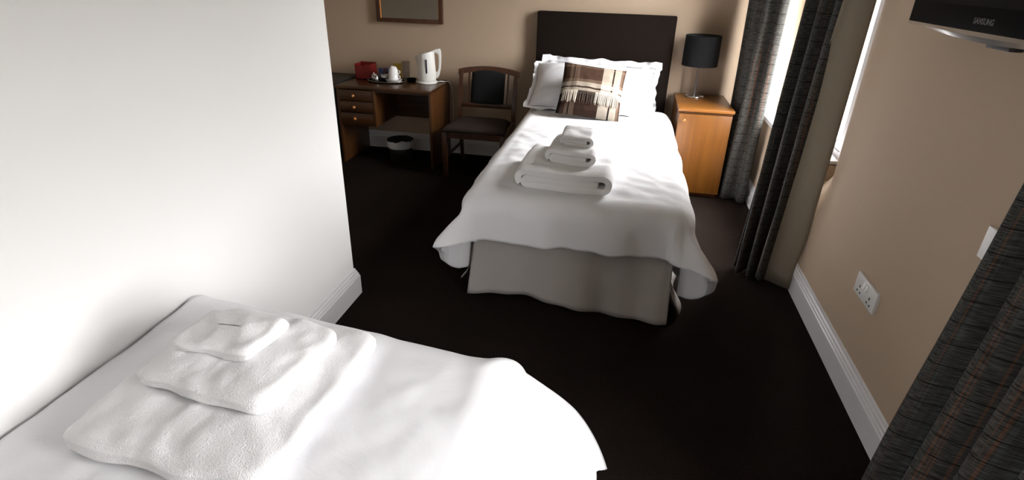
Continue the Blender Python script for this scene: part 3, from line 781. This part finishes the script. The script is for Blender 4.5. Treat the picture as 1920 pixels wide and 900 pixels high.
def kettle():
    x, y, z = -1.540, 4.365, DZ
    k = thing('kettle', 'white plastic electric kettle with blue-black water gauge', 'kettle', (x, y, z))
    obj('power_base', lathe(bmesh.new(), x, y, [(.078, z), (.083, z+.004), (.083, z+.014), (.072, z+.021)], 44), 'kettle', k)
    # body: oval, tapering upwards, slanted top, pulled out to a spout on the -x side
    bm = bmesh.new(); n = 44; rings = []
    prof = [(.066, .022), (.072, .026), (.073, .05), (.071, .10), (.068, .15), (.0655, .20), (.064, .225)]
    for r, h in prof:
        ring = []
        for i in range(n):
            a = 2*PI*i/n; cx_ = math.cos(a); f = sm(.13, .22, h)
            px = r*cx_*1.02 - f*.026*max(0, -cx_)**6; py = r*.94*math.sin(a)
            hz = h + (.014*(px/.065) if h > .14 else .014*(px/.065)*h/.14)*sm(.02, .14, h)
            ring.append(bm.verts.new((x+px, y+py, z+hz)))
        rings.append(ring)
    for a, b in zip(rings, rings[1:]):
        for i in range(n): bm.faces.new((a[i], a[(i+1) % n], b[(i+1) % n], b[i]))
    bm.faces.new(rings[0][::-1]); bm.faces.new(rings[-1]); part('kettle_body', bm, 'kettle', k, 50)
    bm = bmesh.new(); lid = []
    for r, h in ((.058, .0), (.056, .010), (.046, .014)):
        lid.append([bm.verts.new((x+r*math.cos(2*PI*i/n), y+r*.93*math.sin(2*PI*i/n), z+.222+h+.014*(r*math.cos(2*PI*i/n)/.065))) for i in range(n)])
    for a, b in zip(lid, lid[1:]):
        for i in range(n): bm.faces.new((a[i], a[(i+1) % n], b[(i+1) % n], b[i]))
    bm.faces.new(lid[-1]); bm.faces.new(lid[0][::-1]); part('lid', bm, 'kettle', k)
    # flat loop handle on the +x side, turned a little to the camera
    out, inn = [], []
    O_ = [(.040, .248), (.080, .262), (.112, .266), (.119, .240), (.119, .180), (.113, .110), (.100, .060), (.084, .040), (.066, .042)]
    I_ = [(.050, .236), (.066, .232), (.086, .232), (.098, .218), (.100, .180), (.097, .125), (.088, .092), (.074, .088), (.066, .092)]
    bm = bmesh.new(); ca, sa = math.cos(.22), math.sin(.22)
    def P_(a, w): return bm.verts.new((x+a[0]*ca-w*sa, y+a[0]*sa+w*ca, z+a[1]))
    hw = .011
    A = [P_(a, -hw) for a in O_]; B = [P_(a, -hw) for a in I_]; C = [P_(a, hw) for a in O_]; D = [P_(a, hw) for a in I_]
    for i in range(len(O_)-1):
        bm.faces.new((A[i], A[i+1], B[i+1], B[i])); bm.faces.new((C[i], D[i], D[i+1], C[i+1]))
        bm.faces.new((A[i], C[i], C[i+1], A[i+1])); bm.faces.new((B[i], B[i+1], D[i+1], D[i]))
    for i in (0, -1): bm.faces.new((A[i], B[i], D[i], C[i]))
    bmesh.ops.recalc_face_normals(bm, faces=bm.faces)
    h = obj('handle', bm, 'kettle', k); m = h.modifiers.new('b', 'BEVEL'); m.width = .005; m.segments = 3
    # water gauge on the front of the body
    bm = bmesh.new(); a = math.radians(-72)
    gx, gy = x+.0705*math.cos(a), y+.0705*.94*math.sin(a)
    box(bm, -.0055, .0055, -.004, .003, .085, .190, .0025)
    bmesh.ops.transform(bm, matrix=Matrix.Translation((gx, gy, z)) @ Matrix.Rotation(a+PI/2, 4, 'Z'), verts=bm.verts)
    obj('water_gauge', bm, 'gauge', k)
    pts = [(x+.07, y+.03, z+.008), (x+.10, y+.045, z+.012), (x+.125, y+.07, z+.006), (x+.148, y+.11, z+.004), (x+.165, y+.14, z-.05), (x+.17, y+.155, z-.2), (x+.17, y+.158, z-.45), (x+.168, y+.158, .16)]
    obj('power_cord', tube(bmesh.new(), pts, .0034, 8), 'white_plastic', k)
kettle()

# wastebasket under the desk
def basket():
    x, y = -1.76, 4.27
    b = thing('wastebasket', 'dark wastebasket with thin white bag under the desk', 'bin', (x, y, 0))
    obj('basket', lathe(bmesh.new(), x, y, [(.085, 0), (.108, .165), (.104, .165), (.082, .006)], 36), 'bin', b)
    def fn(u, v):
        a = 2*PI*u; r = .103+.010*v if v < .5 else .112+.006*math.sin(a*5)
        z = .10+.075*math.sin(v*PI*.62)*1.0 - .028*max(0, v-.5)*2*(1.2+math.sin(a*3+1)+.5*math.sin(a*7))
        return (x+r*math.cos(a), y+r*math.sin(a), z)
    obj_ = grid_mesh('bin_bag', fn, 60, 10, 'bag', b)
basket()

# ---------------------------------------------------------------- chair
def chair():
    c = thing('dining_chair', 'wooden chair with arched top rail and padded fabric seat', 'chair', (-1.05, 4.12, 0))
    xl, xr = -1.262, -.822; yb, yf = 4.36, 3.92; xfl, xfr = -1.285, -.805
    def post(x):
        bm = bmesh.new()
        tube(bm, [(x, yb+.05, 0), (x, yb+.01, .20), (x, yb-.03, .39), (x, yb, .56), (x, yb+.045, .715)], [.017, .020, .021, .020, .018], 4)
        return bm
    for x in (xl, xr): part('back_leg', post(x), 'dark_wood', c)
    for x in (xfl+.018, xfr-.018): part('front_leg', bx(x-.018, x+.018, yf, yf+.036, 0, .36, bev=.004), 'dark_wood', c)
    # arched top rail
    bm = bmesh.new(); n = 24; R = []
    for i in range(n+1):
        u = i/n; x = xl-.024+(xr-xl+.048)*u; arch = math.sin(PI*u)**.8 if 0 < u < 1 else 0
        zt_ = .732+.030*arch; zb_ = .690+.036*arch; y = yb+.05+.018*arch
        R.append([bm.verts.new(p) for p in ((x, y-.018, zb_), (x, y+.010, zb_), (x, y+.016, zt_), (x, y-.010, zt_))])
    for a, b in zip(R, R[1:]):
        for k in range(4): bm.faces.new((a[k], a[(k+1) % 4], b[(k+1) % 4], b[k]))
    bm.faces.new(R[0][::-1]); bm.faces.new(R[-1]); part('top_rail', bm, 'dark_wood', c)
    part('lower_rail', bx(xl+.012, xr-.012, yb-.028, yb-.004, .455, .49, bev=.003), 'dark_wood', c)
    def pad(u, v):
        x = xl+.085+(xr-xl-.17)*u; z = .475+.245*v; e_ = (1-abs(2*u-1)**4)*(1-abs(2*v-1)**6)
        return (x, yb-.016+.075*(z-.475)/.27-.026*e_**.5 if e_ > 0 else yb-.016+.075*(z-.475)/.27, z+.015*math.sin(PI*u)*v)
    k = grid_mesh('back_pad', pad, 20, 20, 'back_pad', c); m = k.modifiers.new('t', 'SOLIDIFY'); m.thickness = .022; m.offset = -1
    for x in (xl+.062, xr-.062):
        part('back_slat', tube(bmesh.new(), [(x, yb-.016, .47), (x, yb+.028, .60), (x, yb+.056, .715)], .009, 4), 'dark_wood', c)
    bm = bmesh.new()
    box(bm, xfl+.03, xfr-.03, yf+.006, yf+.026, .305, .362); box(bm, xl+.02, xr-.02, yb-.045, yb-.02, .305, .362)
    for xa, xb in ((xfl+.012, xl-.005), (xfr-.012, xr+.005)):
        prism(bm, [(xa-.009, yf+.02), (xa+.009, yf+.02), (xb+.009, yb-.02), (xb-.009, yb-.02)], .305, .362)
    part('seat_frame', bm, 'dark_wood', c)
    def seat(u, v):
        y = yf-.012+(yb-.05-yf)*v; a = xfl-.004+(xl+.026-xfl)*v; b = xfr+.004+(xr-.026-xfr)*v
        e_ = (1-abs(2*u-1)**5)*(1-abs(2*v-1)**5)
        return (a+(b-a)*u, y-.010*math.sin(PI*u)*(1-v), .365+.042*max(0, e_)**.45)
    k = grid_mesh('seat', seat, 26, 26, 'seat', c); m = k.modifiers.new('t', 'SOLIDIFY'); m.thickness = .02; m.offset = -1
    for xa, xb in ((xfl+.018, xl), (xfr-.018, xr)):
        part('stretcher', tube(bmesh.new(), [(xa, yf+.018, .15), (xb, yb+.015, .15)], .011, 8), 'dark_wood', c)
chair()

# ---------------------------------------------------------------- mirror over the desk
def mirror():
    x0, x1, z0, z1 = -1.998, -1.447, 1.046, 1.75
    m = thing('wall_mirror', 'rectangular mirror in thin brown wooden frame above the desk', 'mirror', (-1.72, 4.53, z0))
    bm = bmesh.new(); f = .030
    for a in ((x0, x0+f, z0, z1), (x1-f, x1, z0, z1), (x0+f, x1-f, z0, z0+f), (x0+f, x1-f, z1-f, z1)): box(bm, a[0], a[1], 4.518, 4.549, a[2], a[3], .002)
    part('frame', bm, 'dark_wood', m)
    g = .006
    for a in ((x0+f, x0+f+g, z0+f, z1-f), (x1-f-g, x1-f, z0+f, z1-f)):
        part('lit_frame_edge', bx(a[0], a[1], 4.522, 4.535, a[2], a[3], bev=.001), 'knob', m)  # orange strips: light on the frame's inner edges, put into the colour
    part('mirror_glass', bx(x0+f, x1-f, 4.534, 4.540, z0+f, z1-f), 'mirror', m)
mirror()

# ---------------------------------------------------------------- television on the right wall
def tv():
    X0 = .872; y0, y1 = 1.285, 2.118; z0 = 1.335; z1 = z0+.50; yc = (y0+y1)/2
    t = thing('television', 'black flat-screen television with silver lower trim mounted on the cream wall', 'television', (X0+.03, yc, z0))
    part('casing', bx(X0, X0+.045, y0, y1, z0, z1, bev=.004), 'black_gloss', t)
    part('screen', bx(X0-.0015, X0+.002, y0+.045, y1-.045, z0+.062, z1-.04), 'black_screen', t)
    # bowed clear trim under the casing
    bm = bmesh.new(); n = 30; R = []
    for i in range(n+1):
        u = i/n; y = y0+.004+(y1-y0-.008)*u; dp = .007+.015*math.sin(PI*u)**1.5
        R.append([bm.verts.new(p) for p in ((X0+.001, y, z0+.006), (X0+.030, y, z0+.006), (X0+.026, y, z0-dp*.8), (X0+.010, y, z0-dp), (X0-.002, y, z0-dp*.35))])
    for a, b in zip(R, R[1:]):
        for k in range(5): bm.faces.new((a[k], a[(k+1) % 5], b[(k+1) % 5], b[k]))
    bm.faces.new(R[0][::-1]); bm.faces.new(R[-1]); part('lower_trim', bm, 'silver_trim', t, 30)
    part('sensor', bx(X0+.012, X0+.045, yc-.12, yc-.02, z0-.030, z0-.010, bev=.004), 'black', t)
    part('wall_bracket', bx(X0+.045, XR+.001, yc-.10, yc+.10, z0+.15, z0+.35, bev=.003), 'black', t)
    cu = bpy.data.curves.new('logo', 'FONT'); cu.body = 'SAMSUNG'; cu.size = .020; cu.align_x = 'CENTER'; cu.align_y = 'CENTER'; cu.extrude = .0004; cu.offset = .0004
    tmp = bpy.data.objects.new('logo_tmp', cu); COL.objects.link(tmp)
    bpy.context.view_layer.update()
    me = bpy.data.meshes.new_from_object(tmp.evaluated_get(bpy.context.evaluated_depsgraph_get())); bpy.data.objects.remove(tmp)
    # text faces -X: text x -> -Y, text y -> Z
    me.transform(Matrix(((0, 0, -1, X0-.0006), (-1, 0, 0, yc), (0, 1, 0, z0+.028), (0, 0, 0, 1))))
    me.materials.clear(); me.name = 'logo'; link('logo', me, 'logo', t, False)
tv()

# ---------------------------------------------------------------- wall outlets
def outlet(label, y0, y1, z0, z1, double):
    x = XR; o = thing('wall_outlet', label, 'outlet', (x, (y0+y1)/2, z0))
    part('face_plate', bx(x-.012, x+.001, y0, y1, z0, z1, bev=.003), 'white_plastic', o)
    w = y1-y0; h = z1-z0; zc = (z0+z1)/2; hz = zc-.012
    def pins(yc, bm):
        box(bm, x-.0128, x-.011, yc-.003, yc+.003, hz+.004, hz+.014)
        for s_ in (-1, 1): box(bm, x-.0128, x-.011, yc+s_*.013-.004, yc+s_*.013+.004, hz-.016, hz-.010)
    if double:
        for yc in ((y0+y1)/2-.047, (y0+y1)/2+.047):
            bm = bmesh.new(); pins(yc, bm); obj('pin_holes', bm, 'hole', o, False)
        for s_ in (-1, 1):
            yc = (y0+y1)/2+s_*.011
            bm = bmesh.new(); box(bm, -.005, .004, -.0075, .0075, -.014, .014, .0015)
            bmesh.ops.transform(bm, matrix=Matrix.Translation((x-.0125, yc, zc+.018)) @ Matrix.Rotation(.16, 4, 'Y'), verts=bm.verts)
            obj('rocker_switch', bm, 'switch', o, False)
    else:
        bm = bmesh.new()
        lathe(bm, 0, 0, [(.0055, 0), (.0055, .002)], 16); bmesh.ops.transform(bm, matrix=Matrix.Translation((x-.011, (y0+y1)/2+.008, zc)) @ Matrix.Rotation(-PI/2, 4, 'Y'), verts=bm.verts)
        obj('aerial_hole', bm, 'hole', o, False)
        obj('screw_hole', bx(x-.0128, x-.011, (y0+y1)/2-.002, (y0+y1)/2+.004, zc-.024, zc-.019), 'hole', o, False)
outlet('double white power outlet with two switches just above the baseboard', 1.905, 2.090, .372, .455, True)
outlet('single white outlet plate half hidden by a curtain edge', 1.425, 1.520, .805, .893, False)
